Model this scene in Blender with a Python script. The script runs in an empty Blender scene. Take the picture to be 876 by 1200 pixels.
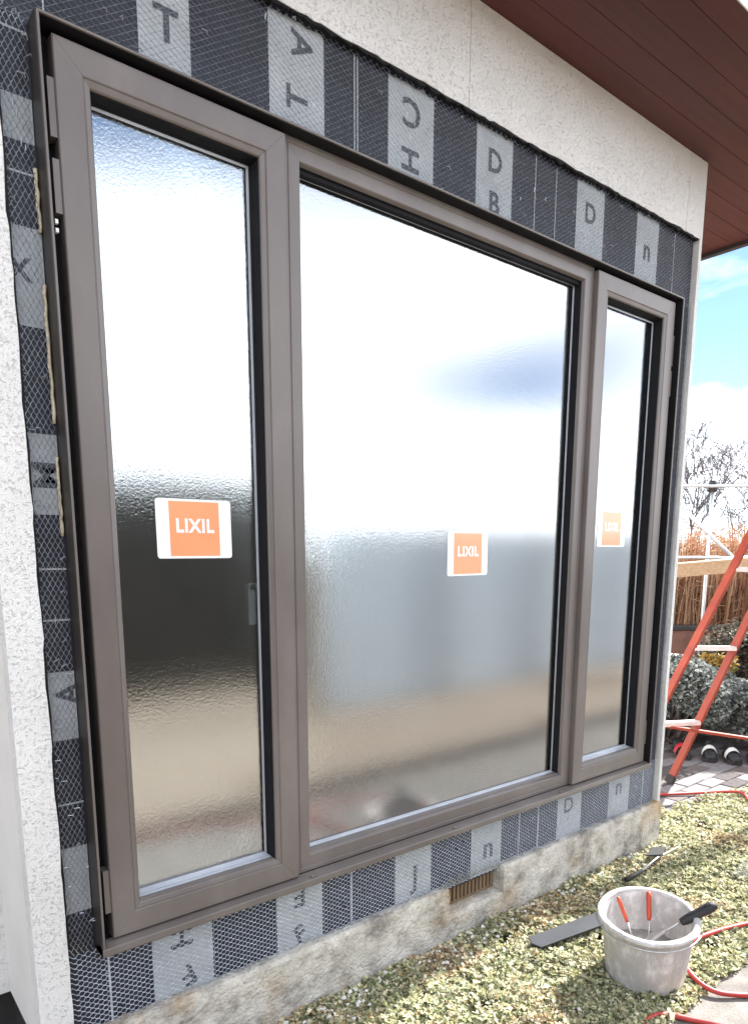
import bpy, math, random
from mathutils import Vector, Matrix, noise as mnoise
R = math.radians
random.seed(7)
scene = bpy.context.scene
col = scene.collection

# ------------------------------------------------------------------ camera
cam_d = bpy.data.cameras.new('camera')
cam = bpy.data.objects.new('camera', cam_d); col.objects.link(cam)
right = Vector((0.77879, -0.62728, 0.00146)); down = Vector((-0.10842, -0.13690, -0.98463)); fwd = Vector((0.61785, 0.76666, -0.17462))
m = Matrix.Identity(4)
for i in range(3):
    m[i][0] = right[i]; m[i][1] = -down[i]; m[i][2] = -fwd[i]
m[0][3], m[1][3], m[2][3] = -0.5005, -1.6467, 0.9421
cam.matrix_world = m
cam_d.sensor_fit = 'VERTICAL'; cam_d.sensor_height = 36.0; cam_d.sensor_width = 36.0
cam_d.lens = 820 / 1200 * 36; cam_d.shift_y = 194.3 / 1200
cam_d.clip_start = 0.05; cam_d.clip_end = 2000
scene.camera = cam

# ------------------------------------------------------------------ world, sun, exposure
SUN = Vector((0.95, 0.08, 0.78)).normalized()
elev = math.asin(SUN.z); azim = math.atan2(SUN.x, SUN.y)
world = bpy.data.worlds.new('World'); scene.world = world; world.use_nodes = True
wn = world.node_tree.nodes; wl = world.node_tree.links; wn.clear()
def N(t, **k):
    n = wn.new(t)
    for a, b in k.items(): setattr(n, a, b)
    return n
wout = N('ShaderNodeOutputWorld'); bg = N('ShaderNodeBackground'); sky = N('ShaderNodeTexSky')
sky.sky_type = 'NISHITA'; sky.sun_disc = False; sky.sun_elevation = elev; sky.sun_rotation = azim
sky.air_density = 0.62; sky.dust_density = 0.0; sky.ozone_density = 2.0
tc = N('ShaderNodeTexCoord'); mp = N('ShaderNodeMapping'); mp.inputs['Scale'].default_value = (1.0, 1.0, 3.2)
mp.inputs['Location'].default_value = (1.7, 0.6, 1.1)
nz = N('ShaderNodeTexNoise'); nz.inputs['Scale'].default_value = 1.7; nz.inputs['Detail'].default_value = 7; nz.inputs['Roughness'].default_value = 0.52
rmp = N('ShaderNodeValToRGB'); rmp.color_ramp.elements[0].position = 0.385; rmp.color_ramp.elements[1].position = 0.57
mx = N('ShaderNodeMix', data_type='RGBA')
mx.inputs[7].default_value = (13.0, 13.3, 13.8, 1)
wl.new(tc.outputs['Generated'], mp.inputs['Vector']); wl.new(mp.outputs['Vector'], nz.inputs['Vector'])
sep = N('ShaderNodeSeparateXYZ'); wl.new(tc.outputs['Generated'], sep.inputs[0])
lowc = N('ShaderNodeMapRange'); lowc.inputs['From Min'].default_value = 0.05; lowc.inputs['From Max'].default_value = 0.20; lowc.inputs['To Min'].default_value = 0.15; lowc.inputs['To Max'].default_value = 0.0
wl.new(sep.outputs['Z'], lowc.inputs['Value'])
addc = N('ShaderNodeMath', operation='ADD'); wl.new(nz.outputs['Fac'], addc.inputs[0]); wl.new(lowc.outputs[0], addc.inputs[1])   # cloud banks gather toward the horizon
wl.new(addc.outputs[0], rmp.inputs['Fac']); wl.new(rmp.outputs['Color'], mx.inputs[0])
wl.new(sky.outputs['Color'], mx.inputs[6]); wl.new(mx.outputs[2], bg.inputs['Color'])
bg.inputs['Strength'].default_value = 0.075
wl.new(bg.outputs['Background'], wout.inputs['Surface'])
sd = bpy.data.lights.new('sun', 'SUN'); sun = bpy.data.objects.new('sun', sd); col.objects.link(sun)
sd.energy = 4.8; sd.angle = R(1.5); sd.color = (1.0, 0.965, 0.92)
sun.rotation_euler = SUN.to_track_quat('Z', 'Y').to_euler(); sun.location = (6, -2, 8)
vs = scene.view_settings
vs.view_transform = 'Standard'; vs.look = 'None'; vs.gamma = 1; vs.exposure = 2.0
try: vs.use_curve_mapping = False
except Exception: pass

# ------------------------------------------------------------------ materials
def mat(name, c1, c2=None, scale=8.0, rough=0.6, bump=0.0, bscale=60.0, metal=0.0, detail=6, c3=None, spec=0.5, sub=None, stretch=(1,1,1), rr=0.0):
    M_ = bpy.data.materials.new(name); M_.use_nodes = True
    nt = M_.node_tree; n = nt.nodes; l = nt.links
    b = n['Principled BSDF']
    b.inputs['Roughness'].default_value = rough; b.inputs['Metallic'].default_value = metal
    b.inputs['Specular IOR Level'].default_value = spec
    c = n.new('ShaderNodeTexCoord'); mpp = n.new('ShaderNodeMapping'); mpp.inputs['Scale'].default_value = stretch
    l.new(c.outputs['Object'], mpp.inputs['Vector'])
    b.inputs['Base Color'].default_value = (*c1, 1)
    if c2:
        t = n.new('ShaderNodeTexNoise'); t.inputs['Scale'].default_value = scale; t.inputs['Detail'].default_value = detail; t.inputs['Roughness'].default_value = 0.62
        r = n.new('ShaderNodeValToRGB'); e = r.color_ramp.elements
        e[0].position = 0.33; e[1].position = 0.68; e[0].color = (*c1, 1); e[1].color = (*c2, 1)
        if c3: x = e.new(0.5); x.color = (*c3, 1)
        l.new(mpp.outputs['Vector'], t.inputs['Vector']); l.new(t.outputs['Fac'], r.inputs['Fac']); l.new(r.outputs['Color'], b.inputs['Base Color'])
        if rr:
            ma = n.new('ShaderNodeMapRange'); ma.inputs['To Min'].default_value = rough - rr; ma.inputs['To Max'].default_value = rough + rr
            l.new(t.outputs['Fac'], ma.inputs['Value']); l.new(ma.outputs['Result'], b.inputs['Roughness'])
    if bump:
        t2 = n.new('ShaderNodeTexNoise'); t2.inputs['Scale'].default_value = bscale; t2.inputs['Detail'].default_value = 5
        bp = n.new('ShaderNodeBump'); bp.inputs['Strength'].default_value = bump; bp.inputs['Distance'].default_value = 0.01
        l.new(mpp.outputs['Vector'], t2.inputs['Vector']); l.new(t2.outputs['Fac'], bp.inputs['Height']); l.new(bp.outputs['Normal'], b.inputs['Normal'])
    return M_

def leaf_mat(name, rough=0.7, trans=0.25, attr='tint'):
    M_ = bpy.data.materials.new(name); M_.use_nodes = True
    nt = M_.node_tree; n = nt.nodes; l = nt.links
    b = n['Principled BSDF']; b.inputs['Roughness'].default_value = rough; b.inputs['Specular IOR Level'].default_value = 0.25
    a = n.new('ShaderNodeAttribute'); a.attribute_name = attr
    l.new(a.outputs['Color'], b.inputs['Base Color'])
    tr = n.new('ShaderNodeBsdfTranslucent'); l.new(a.outputs['Color'], tr.inputs['Color'])
    ms = n.new('ShaderNodeMixShader'); ms.inputs[0].default_value = trans
    l.new(b.outputs['BSDF'], ms.inputs[1]); l.new(tr.outputs['BSDF'], ms.inputs[2]); l.new(ms.outputs['Shader'], n['Material Output'].inputs['Surface'])
    return M_

def plaster_mat(name, base, dark, pit=1.0):
    M_ = bpy.data.materials.new(name); M_.use_nodes = True
    nt = M_.node_tree; n = nt.nodes; l = nt.links; b = n['Principled BSDF']
    b.inputs['Roughness'].default_value = 0.9; b.inputs['Specular IOR Level'].default_value = 0.2
    c = n.new('ShaderNodeTexCoord')
    t = n.new('ShaderNodeTexNoise'); t.inputs['Scale'].default_value = 5; t.inputs['Detail'].default_value = 8
    r = n.new('ShaderNodeValToRGB'); e = r.color_ramp.elements; e[0].position = .3; e[1].position = .7; e[0].color = (*dark, 1); e[1].color = (*base, 1)
    l.new(c.outputs['Object'], t.inputs['Vector']); l.new(t.outputs['Fac'], r.inputs['Fac']); l.new(r.outputs['Color'], b.inputs['Base Color'])
    # trowelled relief: fine sandy grain, sparse torn pits, soft waves
    def tex(sc, det, dist=0.0):
        q_ = n.new('ShaderNodeTexNoise'); q_.inputs['Scale'].default_value = sc; q_.inputs['Detail'].default_value = det; q_.inputs['Distortion'].default_value = dist; l.new(c.outputs['Object'], q_.inputs['Vector']); return q_
    pits = tex(140, 5, .7); grain = tex(300, 4); wave = tex(16, 4)
    r2 = n.new('ShaderNodeValToRGB'); e = r2.color_ramp.elements; e[0].position = .28; e[1].position = .44
    l.new(pits.outputs['Fac'], r2.inputs['Fac'])
    m1 = n.new('ShaderNodeMath'); m1.operation = 'MULTIPLY_ADD'; m1.inputs[1].default_value = .75; l.new(grain.outputs['Fac'], m1.inputs[0]); l.new(r2.outputs['Color'], m1.inputs[2])
    m2 = n.new('ShaderNodeMath'); m2.operation = 'MULTIPLY_ADD'; m2.inputs[1].default_value = 1.4; l.new(wave.outputs['Fac'], m2.inputs[0]); l.new(m1.outputs[0], m2.inputs[2])
    bp = n.new('ShaderNodeBump'); bp.inputs['Strength'].default_value = 0.75 * pit; bp.inputs['Distance'].default_value = 0.005
    l.new(m2.outputs[0], bp.inputs['Height']); l.new(bp.outputs['Normal'], b.inputs['Normal'])
    return M_

def glass_mat(name):
    M_ = bpy.data.materials.new(name); M_.use_nodes = True
    nt = M_.node_tree; n = nt.nodes; l = nt.links; n.remove(n['Principled BSDF'])
    c = n.new('ShaderNodeTexCoord')
    t = n.new('ShaderNodeTexNoise'); t.inputs['Scale'].default_value = 170; t.inputs['Detail'].default_value = 3; t.inputs['Distortion'].default_value = 0.6
    t2 = n.new('ShaderNodeTexNoise'); t2.inputs['Scale'].default_value = 5; t2.inputs['Detail'].default_value = 2
    l.new(c.outputs['Object'], t.inputs['Vector']); l.new(c.outputs['Object'], t2.inputs['Vector'])
    mm = n.new('ShaderNodeMath'); mm.operation = 'MULTIPLY_ADD'; mm.inputs[1].default_value = 0.8
    l.new(t2.outputs['Fac'], mm.inputs[0]); l.new(t.outputs['Fac'], mm.inputs[2])
    bp = n.new('ShaderNodeBump'); bp.inputs['Strength'].default_value = 0.075; bp.inputs['Distance'].default_value = 0.003
    l.new(mm.outputs[0], bp.inputs['Height'])
    g = n.new('ShaderNodeBsdfGlossy'); g.inputs['Roughness'].default_value = 0.06; g.inputs['Color'].default_value = (0.95, 0.98, 1.0, 1)
    rf = n.new('ShaderNodeBsdfRefraction'); rf.inputs['Roughness'].default_value = 0.2; rf.inputs['IOR'].default_value = 1.2; rf.inputs['Color'].default_value = (0.88, 0.93, 0.92, 1)
    l.new(bp.outputs['Normal'], g.inputs['Normal']); l.new(bp.outputs['Normal'], rf.inputs['Normal'])
    fr = n.new('ShaderNodeFresnel'); fr.inputs['IOR'].default_value = 1.75
    mr = n.new('ShaderNodeMapRange'); mr.inputs['From Min'].default_value = 0; mr.inputs['From Max'].default_value = 1; mr.inputs['To Min'].default_value = 0.29; mr.inputs['To Max'].default_value = 1.0
    l.new(fr.outputs[0], mr.inputs['Value'])
    ms = n.new('ShaderNodeMixShader'); l.new(mr.outputs[0], ms.inputs[0]); tp = n.new('ShaderNodeBsdfTransparent'); tp.inputs['Color'].default_value = (.88,.93,.92,1); m2_ = n.new('ShaderNodeMixShader'); m2_.inputs[0].default_value = .85; l.new(rf.outputs[0], m2_.inputs[1]); l.new(tp.outputs[0], m2_.inputs[2]); l.new(m2_.outputs[0], ms.inputs[1]); l.new(g.outputs[0], ms.inputs[2])
    l.new(ms.outputs[0], n['Material Output'].inputs['Surface'])
    return M_

MT = {}
MT['bronze'] = mat('bronze', (.118,.099,.090), (.172,.148,.136), scale=4, rough=0.34, bump=.02, bscale=300, rr=.12, c3=(.136,.116,.106), detail=10, stretch=(1,1,.45))
MT['bronze_rim'] = mat('bronze_rim', (.15,.125,.115), (.19,.16,.15), scale=4, rough=0.4, rr=.05)
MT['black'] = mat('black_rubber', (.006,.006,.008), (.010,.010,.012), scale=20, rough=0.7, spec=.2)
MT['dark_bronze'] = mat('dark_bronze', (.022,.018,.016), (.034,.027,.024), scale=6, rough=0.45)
MT['alu'] = mat('aluminium', (.50,.52,.56), (.60,.62,.66), scale=12, rough=0.35, metal=0.4)
MT['glass'] = glass_mat('patterned_glass')
MT['plaster'] = plaster_mat('plaster', (.74,.735,.715), (.67,.66,.64))
MT['plaster_smooth'] = plaster_mat('plaster_smooth', (.72,.70,.67), (.66,.64,.61), .35)
MT['concrete'] = mat('concrete', (.30,.275,.245), (.46,.43,.385), scale=7, rough=0.92, bump=.8, bscale=38, c3=(.40,.365,.32), detail=9, spec=.2)
MT['felt'] = mat('asphalt_felt', (.012,.014,.024), (.024,.027,.042), scale=9, rough=0.55, bump=.15, bscale=120)
MT['felt_print'] = mat('felt_print', (.36,.385,.40), (.46,.485,.50), scale=11, rough=0.6, bump=.1, bscale=120)
MT['felt_line'] = mat('felt_line', (.45,.48,.50), (.55,.58,.6), scale=20, rough=0.6)
MT['ink'] = mat('ink', (.045,.05,.065), (.08,.085,.10), scale=40, rough=0.6)
MT['lath'] = mat('galvanised_lath', (.28,.30,.34), (.60,.63,.68), scale=60, rough=0.36, metal=0.6)
MT['wood_soffit'] = mat('soffit_wood', (.052,.0085,.0075), (.088,.016,.013), scale=5, rough=0.5, stretch=(.35,9,9), bump=.06, bscale=60)
MT['white'] = mat('white_paint', (.78,.78,.77), (.70,.70,.69), scale=6, rough=0.5)
MT['roof'] = mat('roof', (.05,.05,.055), (.09,.09,.095), scale=6, rough=0.7)
MT['soil'] = mat('soil', (.085,.062,.042), (.19,.145,.10), scale=14, rough=1, bump=.9, bscale=90, c3=(.13,.10,.07), spec=.1)
MT['gravel_soil'] = mat('gravel_soil', (.20,.165,.13), (.29,.245,.20), scale=25, rough=1, bump=.6, bscale=140, spec=.1)
MT['slab'] = mat('slab', (.13,.12,.11), (.24,.225,.205), scale=9, rough=.95, bump=.5, bscale=120, c3=(.175,.163,.148), spec=.2)
MT['sticker'] = mat('sticker_paper', (.80,.80,.78), (.84,.84,.83), scale=8, rough=.5)
MT['orange'] = mat('sticker_orange', (.78,.29,.12), (.82,.32,.14), scale=8, rough=.5)
for k_ in ('sticker', 'orange'):
    b_ = MT[k_].node_tree.nodes['Principled BSDF']; b_.inputs['Coat Weight'].default_value = 1.0; b_.inputs['Coat Roughness'].default_value = .12; b_.inputs['Coat IOR'].default_value = 1.6
MT['handle'] = mat('handle_white', (.80,.82,.82), (.84,.86,.86), scale=8, rough=.4)
MT['vent'] = mat('vent_wood', (.16,.105,.06), (.27,.185,.11), scale=20, rough=.7, stretch=(1,1,.2))
MT['room'] = mat('room_wall', (.22,.20,.17), (.27,.25,.21), scale=2, rough=.9)
MT['room_floor'] = mat('room_floor', (.22,.15,.09), (.32,.22,.14), scale=6, rough=.6, stretch=(1,.1,1))
MT['ladder'] = mat('ladder_red', (.24,.024,.010), (.34,.05,.02), scale=9, rough=.5, rr=.08)
MT['rung'] = mat('ladder_rung', (.62,.50,.45), (.74,.66,.62), scale=14, rough=.5)
MT['rubber'] = mat('rubber', (.02,.018,.018), (.03,.028,.028), scale=14, rough=.7)
MT['pipe'] = mat('scaffold_pipe', (.50,.53,.57), (.66,.69,.73), scale=12, rough=.38, metal=.6)
MT['plank'] = mat('plank', (.36,.22,.12), (.52,.35,.21), scale=8, rough=.75, stretch=(1,9,9))
MT['hose'] = mat('hose_red', (.36,.025,.022), (.46,.05,.04), scale=16, rough=.5)
MT['bucket'] = mat('bucket', (.38,.365,.35), (.66,.64,.62), scale=26, rough=.85, bump=.6, bscale=60, c3=(.43,.41,.395), detail=10, stretch=(1,1,.55))
MT['bucket_rim'] = mat('bucket_rim', (.40,.385,.37), (.62,.60,.58), scale=25, rough=.8, bump=.5, bscale=80)
MT['wire'] = mat('wire', (.4,.4,.4), (.55,.55,.55), scale=40, rough=.4, metal=.7)
MT['orange_grip'] = mat('orange_grip', (.36,.035,.015), (.48,.07,.025), scale=30, rough=.5)
MT['black_grip'] = mat('black_grip', (.012,.012,.013), (.025,.025,.027), scale=30, rough=.6, bump=.3, bscale=200)
MT['slate'] = mat('slate_board', (.024,.026,.032), (.04,.043,.05), scale=6, rough=.75, spec=.2)
MT['twig'] = mat('twig_bark', (.12,.105,.10), (.19,.17,.165), scale=30, rough=.9)
MT['bark'] = mat('bark', (.10,.085,.075), (.17,.145,.13), scale=30, rough=.9)
MT['brown_wall'] = mat('brown_wall', (.14,.065,.045), (.21,.10,.07), scale=7, rough=.8, bump=.4, bscale=40)
MT['leaf'] = leaf_mat('leaf')
MT['reed'] = leaf_mat('reed', .8, .3)
MT['red_cloth'] = mat('red_vinyl', (.42,.02,.03), (.5,.04,.05), scale=20, rough=.5)
MT['pavers'] = [mat('paver_stone', a, b_, scale=30, rough=.9, bump=.4, bscale=150, spec=.2) for a, b_ in (((.15,.14,.145),(.21,.195,.20)), ((.06,.052,.052),(.095,.083,.083)), ((.105,.088,.083),(.15,.128,.122)))]
MT['house_far'] = mat('siding', (.60,.68,.74), (.68,.75,.80), scale=3, rough=.8)
MT['dark_glass'] = mat('dark_glass', (.02,.025,.03), None, rough=.1)

# ------------------------------------------------------------------ mesh builder
WORG = {}
class MB:
    def __init__(s): s.v = []; s.f = []; s.c = []
    def add(s, vs_, fs, c=None):
        k = len(s.v); s.v += [tuple(p) for p in vs_]; s.f += [tuple(i + k for i in f) for f in fs]
        if c is not None: s.c += [c] * len(vs_)
        return s
    def box(s, x0, x1, y0, y1, z0, z1, ch=0.0):
        if ch <= 0:
            return s.add([(x0,y0,z0),(x1,y0,z0),(x1,y1,z0),(x0,y1,z0),(x0,y0,z1),(x1,y0,z1),(x1,y1,z1),(x0,y1,z1)],
                 [(3,2,1,0),(4,5,6,7),(0,1,5,4),(1,2,6,5),(2,3,7,6),(3,0,4,7)])
        return s.obox(Vector(((x0+x1)/2,(y0+y1)/2,(z0+z1)/2)), Vector((1,0,0)), Vector((0,1,0)), Vector((0,0,1)), x1-x0, y1-y0, z1-z0, ch)
    def obox(s, c, ax, ay, az, lx, ly, lz, ch=0.0):
        hx, hy, hz = lx/2, ly/2, lz/2
        if ch <= 0:
            vs_ = [c + ax*a*hx + ay*b*hy + az*d*hz for d in (-1,1) for a, b in ((-1,-1),(1,-1),(1,1),(-1,1))]
            return s.add(vs_, [(3,2,1,0),(4,5,6,7),(0,1,5,4),(1,2,6,5),(2,3,7,6),(3,0,4,7)])
        # chamfered along the ends of z: four rings
        vs_ = []
        for d, k in ((-hz, ch), (-hz+ch, 0), (hz-ch, 0), (hz, ch)):
            for a, b in ((-1,-1),(1,-1),(1,1),(-1,1)):
                vs_.append(c + ax*a*(hx-k) + ay*b*(hy-k) + az*d)
        fs = [(3,2,1,0),(12,13,14,15)]
        for r_ in range(3):
            for i in range(4):
                j = (i+1) % 4; fs.append((r_*4+i, r_*4+j, r_*4+4+j, r_*4+4+i))
        return s.add(vs_, fs)
    def bar(s, a, b, w, h, up=Vector((0,0,1)), ch=0.0):
        a = Vector(a); b = Vector(b); d = (b-a); L = d.length; d.normalize()
        side = d.cross(up)
        if side.length < 1e-4: side = d.cross(Vector((1,0,0)))
        side.normalize(); u = side.cross(d).normalized()
        return s.obox((a+b)/2, side, u, d, w, h, L, ch)
    def tube(s, pts, r, n=8, cap=True, c=None):
        pts = [Vector(p) for p in pts]; rs = r if isinstance(r, (list, tuple)) else [r]*len(pts)
        vs_ = []; prev = None
        for i, p in enumerate(pts):
            d = (pts[min(i+1, len(pts)-1)] - pts[max(i-1, 0)])
            d = d.normalized() if d.length > 1e-9 else Vector((0,0,1))
            if prev is None:
                u = d.cross(Vector((0,0,1)));
                if u.length < 1e-3: u = d.cross(Vector((1,0,0)))
            else: u = prev - d * prev.dot(d)
            u.normalize(); prev = u; w = d.cross(u)
            for k in range(n):
                t = 2*math.pi*k/n; vs_.append(p + (u*math.cos(t) + w*math.sin(t))*rs[i])
        fs = []
        for i in range(len(pts)-1):
            for k in range(n):
                j = (k+1) % n; fs.append((i*n+k, i*n+j, (i+1)*n+j, (i+1)*n+k))
        if cap: fs.append(tuple(range(n-1,-1,-1))); fs.append(tuple((len(pts)-1)*n+k for k in range(n)))
        return s.add(vs_, fs, c)
    def lathe(s, prof, n=40, c=(0,0,0), wob=0.0, cap=True):
        vs_ = []; fs = []
        for (r, z) in prof:
            for k in range(n):
                t = 2*math.pi*k/n
                rr_ = r * (1 + wob*math.sin(2*t+.7) + wob*.5*math.sin(5*t+z*9))
                vs_.append((c[0]+rr_*math.cos(t), c[1]+rr_*math.sin(t), c[2]+z))
        for i in range(len(prof)-1):
            for k in range(n):
                j = (k+1) % n; fs.append((i*n+k, i*n+j, (i+1)*n+j, (i+1)*n+k))
        if cap: fs.append(tuple(range(n-1,-1,-1))); fs.append(tuple((len(prof)-1)*n+k for k in range(n)))
        return s.add(vs_, fs)
    def build(s, name, mt, parent=None, smooth=False, org=None, xf=None):
        o0 = Vector(org) if org else (WORG[parent.name] if parent else Vector((0,0,0)))
        vv = s.v if xf is None else [tuple(xf @ Vector(p)) for p in s.v]
        me = bpy.data.meshes.new(name); me.from_pydata([(p[0]-o0.x, p[1]-o0.y, p[2]-o0.z) for p in vv], [], s.f); me.update()
        if s.c:
            at = me.color_attributes.new('tint', 'FLOAT_COLOR', 'POINT')
            flat = []
            for c in s.c: flat += [c[0], c[1], c[2], 1.0]
            at.data.foreach_set('color', flat)
        me.materials.append(MT[mt] if isinstance(mt, str) else mt)
        if smooth: me.polygons.foreach_set('use_smooth', [True]*len(me.polygons))
        o = bpy.data.objects.new(name, me); col.objects.link(o)
        if parent:
            o.parent = parent; o.location = o0 - WORG[parent.name]
        else: o.location = o0
        WORG[o.name] = o0
        return o

def tag(o, label=None, cat=None, group=None, kind=None):
    if label: o['label'] = label
    if cat: o['category'] = cat
    if group: o['group'] = group
    if kind: o['kind'] = kind
    return o
def thing(name, label, cat, loc, group=None):
    o = bpy.data.objects.new(name, None); col.objects.link(o); o.location = loc; o.empty_display_size = .1
    WORG[o.name] = Vector(loc)
    return tag(o, label, cat, group)

def ring_member(rect, side, prof, mitre=0.0003):
    """one mitred member of a rectangular frame; prof = closed loop of (inset, y)"""
    x0, x1, z0, z1 = rect; mb = MB(); n = len(prof); A = []; B_ = []
    for (i, y) in prof:
        if side == 'l': A.append((x0+i, y, z0+i+mitre)); B_.append((x0+i, y, z1-i-mitre))
        if side == 'r': A.append((x1-i, y, z1-i-mitre)); B_.append((x1-i, y, z0+i+mitre))
        if side == 't': A.append((x0+i+mitre, y, z1-i)); B_.append((x1-i-mitre, y, z1-i))
        if side == 'b': A.append((x1-i-mitre, y, z0+i)); B_.append((x0+i+mitre, y, z0+i))
    fs = [(k, (k+1) % n, n+(k+1) % n, n+k) for k in range(n)] + [tuple(range(n-1,-1,-1)), tuple(range(n, 2*n))]
    return mb.add(A+B_, fs)

def text_mesh(body, size, name, mt, parent, origin, ux, uz, depth=0.0006, sx=1.0, bold=0.0):
    """flat printed letters: text x axis -> ux, text y axis -> uz, thin relief towards -y"""
    cu = bpy.data.curves.new('txt', 'FONT'); cu.body = body; cu.size = size; cu.align_x = 'CENTER'; cu.align_y = 'CENTER'; cu.resolution_u = 3
    cu.offset = bold; cu.space_character = 1.12 if len(body) > 1 else 1.0
    ob = bpy.data.objects.new('txt', cu); col.objects.link(ob)
    dg = bpy.context.evaluated_depsgraph_get(); me = bpy.data.meshes.new_from_object(ob.evaluated_get(dg))
    bpy.data.objects.remove(ob); bpy.data.curves.remove(cu)
    O = Vector(origin); ux = Vector(ux); uz = Vector(uz); mb = MB()
    vs_ = [O + ux*(v.co.x*sx) + uz*v.co.y for v in me.vertices]
    fs = [tuple(p.vertices) for p in me.polygons]
    mb.add(vs_, fs); bpy.data.meshes.remove(me)
    return mb.build(name, mt, parent)

def catmull(P, n=10):
    P = [Vector(p) for p in P]; out = []
    for i in range(len(P)-1):
        p0 = P[max(i-1,0)]; p1 = P[i]; p2 = P[i+1]; p3 = P[min(i+2,len(P)-1)]
        for k in range(n):
            t = k/n; out.append(.5*((2*p1)+(p2-p0)*t+(2*p0-5*p1+4*p2-p3)*t*t+(3*p1-p0-3*p2+p3)*t**3))
    out.append(P[-1]); return out

ZG = -0.462
WSX0, WSX1 = 0.0, 2.424
# ------------------------------------------------------------------ setting: ground, slab, pavement
g = MB(); nxy = 60
def gz(x, y):
    if -6 < x < 9 and -4 < y < 3: return ZG - .012 + .012*mnoise.noise(Vector((x*1.3, y*1.3, 3)))
    return ZG - .02
xs = [-400, -60, -20, -8] + [-6 + i*.25 for i in range(0, 60)] + [12, 30, 80, 400]
ys = [-400, -60, -20, -8] + [-6 + i*.25 for i in range(0, 40)] + [6, 12, 40, 400]
for y in ys:
    for x in xs: g.v.append((x, y, gz(x, y)))
W_ = len(xs)
for j in range(len(ys)-1):
    for i in range(len(xs)-1): g.f.append((j*W_+i, j*W_+i+1, (j+1)*W_+i+1, (j+1)*W_+i))
tag(g.build('ground', 'soil', smooth=True), kind='structure')
def sheet(name, pts, z, th, mt):
    mb = MB(); n = len(pts)
    mb.add([(x, y, z-th) for x, y in pts] + [(x, y, z) for x, y in pts], [tuple(range(n-1,-1,-1)), tuple(range(n, 2*n))] + [(i, (i+1) % n, n+(i+1) % n, n+i) for i in range(n)])
    return tag(mb.build(name, mt), kind='structure')
edge = [(-4, -.68)] + [(-3.9+.1*i, -.665 + .05*mnoise.noise(Vector((i*.3, 1, 1)))) for i in range(1, 100)] + [(6.2, -.72)]
sheet('concrete_path', edge[::-1] + [(-4, -1.44), (6.2, -1.52)], ZG + .004, .03, 'slab')
sheet('dark_strip', [(-12,-1.60),(14,-1.68),(14,-1.60),(-12,-1.52)][::1], ZG+.035, .06, 'rubber')  # narrow dark strip between path and gravel
sheet('gravel_yard', [(-12, -1.66), (-12, -4.8), (3.0, -4.8), (3.0, -3.3), (14, -3.3), (14, -1.74)], ZG - .006, .03, 'gravel_soil')

pav = MB(); pav.box(2.66, 6.2, .02, 3.4, ZG-.08, ZG-.022)
pav = tag(pav.build('pavement', 'soil', org=(3.9, .6, ZG-.08)), kind='structure')
pm = []
for k in range(3):
    q = MB(); q.obox(Vector((0,0,0)), Vector((1,0,0)), Vector((0,1,0)), Vector((0,0,1)), .194, .094, .05, .004)
    me_o = q.build('paver', MT['pavers'][k], None); pm.append(me_o.data); bpy.data.objects.remove(me_o)
rp = random.Random(4); cnt = 0
for j in range(0, 20):
    for i in range(0, 15):
        x = 2.78 + i*.2 + (.1 if j % 2 else 0); y = .10 + j*.1
        if y < .22 - (x-2.93)*.13 - .03 or cnt >= 300 or x > 5.8: continue
        o = bpy.data.objects.new('paver', rp.choices(pm, (5, 3, 3))[0]); col.objects.link(o); o.parent = pav
        o.location = (x - 3.9, y - .6, .054 + rp.uniform(-.002, .002)); o.rotation_euler = (rp.uniform(-.012,.012), rp.uniform(-.012,.012), rp.uniform(-.012,.012)); cnt += 1

# ------------------------------------------------------------------ house
house = thing('house', 'white plastered house wall with brown wooden eave and stripped band around its window', 'house', (1.2, 1.5, -.5))
def rough_edge_slab(poly, y0, y1):
    n = len(poly); mb = MB()
    mb.add([(x, y0, z) for x, z in poly] + [(x, y1, z) for x, z in poly], [tuple(range(n)), tuple(range(2*n-1, n-1, -1))] + [(i, n+i, n+(i+1) % n, (i+1) % n) for i in range(n)])
    return mb
def jag(a, b, n, amp, seed, horiz=True):
    out = []
    for i in range(n+1):
        t = i/n; x = a[0]+(b[0]-a[0])*t; z = a[1]+(b[1]-a[1])*t; d = amp*(mnoise.noise(Vector((t*n*.23, seed, 0))) + .6*mnoise.noise(Vector((t*n*.9, seed, 5))))
        out.append((x, z+d) if horiz else (x+d, z))
    return out
YP = .016
def upper(xa, xb, sd):
    poly = jag((xa, 2.258), (xb, 2.258), max(8, int((xb-xa)*45)), .006, sd) + [(xb, 2.552), (xa, 2.552)]
    rough_edge_slab(poly, YP, .06).build('plaster_panel', 'plaster', house)
upper(-.178, 1.2005, 1); upper(1.2025, 2.490, 2); upper(2.492, 2.628, 3)
rough_edge_slab(jag((-.104, -.245), (-.104, 2.257), 90, .004, 7, False) + [(-.178, 2.257), (-.178, -.258)], YP, .06).build('plaster_panel', 'plaster', house)
rough_edge_slab([(2.628, -.245), (2.628, 2.257)] + jag((2.606, 2.257), (2.606, -.245), 60, .003, 8, False), YP, .06).build('plaster_panel', 'plaster', house)
b = MB(); b.box(-.1785, -.14, .0605, .36, -.258, 2.552); b.build('side_wall', 'plaster_smooth', house)
b = MB(); b.box(-5, -.141, .361, .5, -.258, 2.552); b.build('side_wall', 'plaster', house)
b = MB(); b.box(-5, -.15, .40, .5, -.8, -.259); b.box(-.165, -.15, .07, .40, -.8, -.259); b.build('side_foundation', 'rubber', house)  # shade on the side foundation painted in as a near-black colour
b = MB(); b.box(2.58, 2.6285, .0605, 4.2, -.245, 2.552); b.build('side_wall', 'plaster', house)
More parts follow.
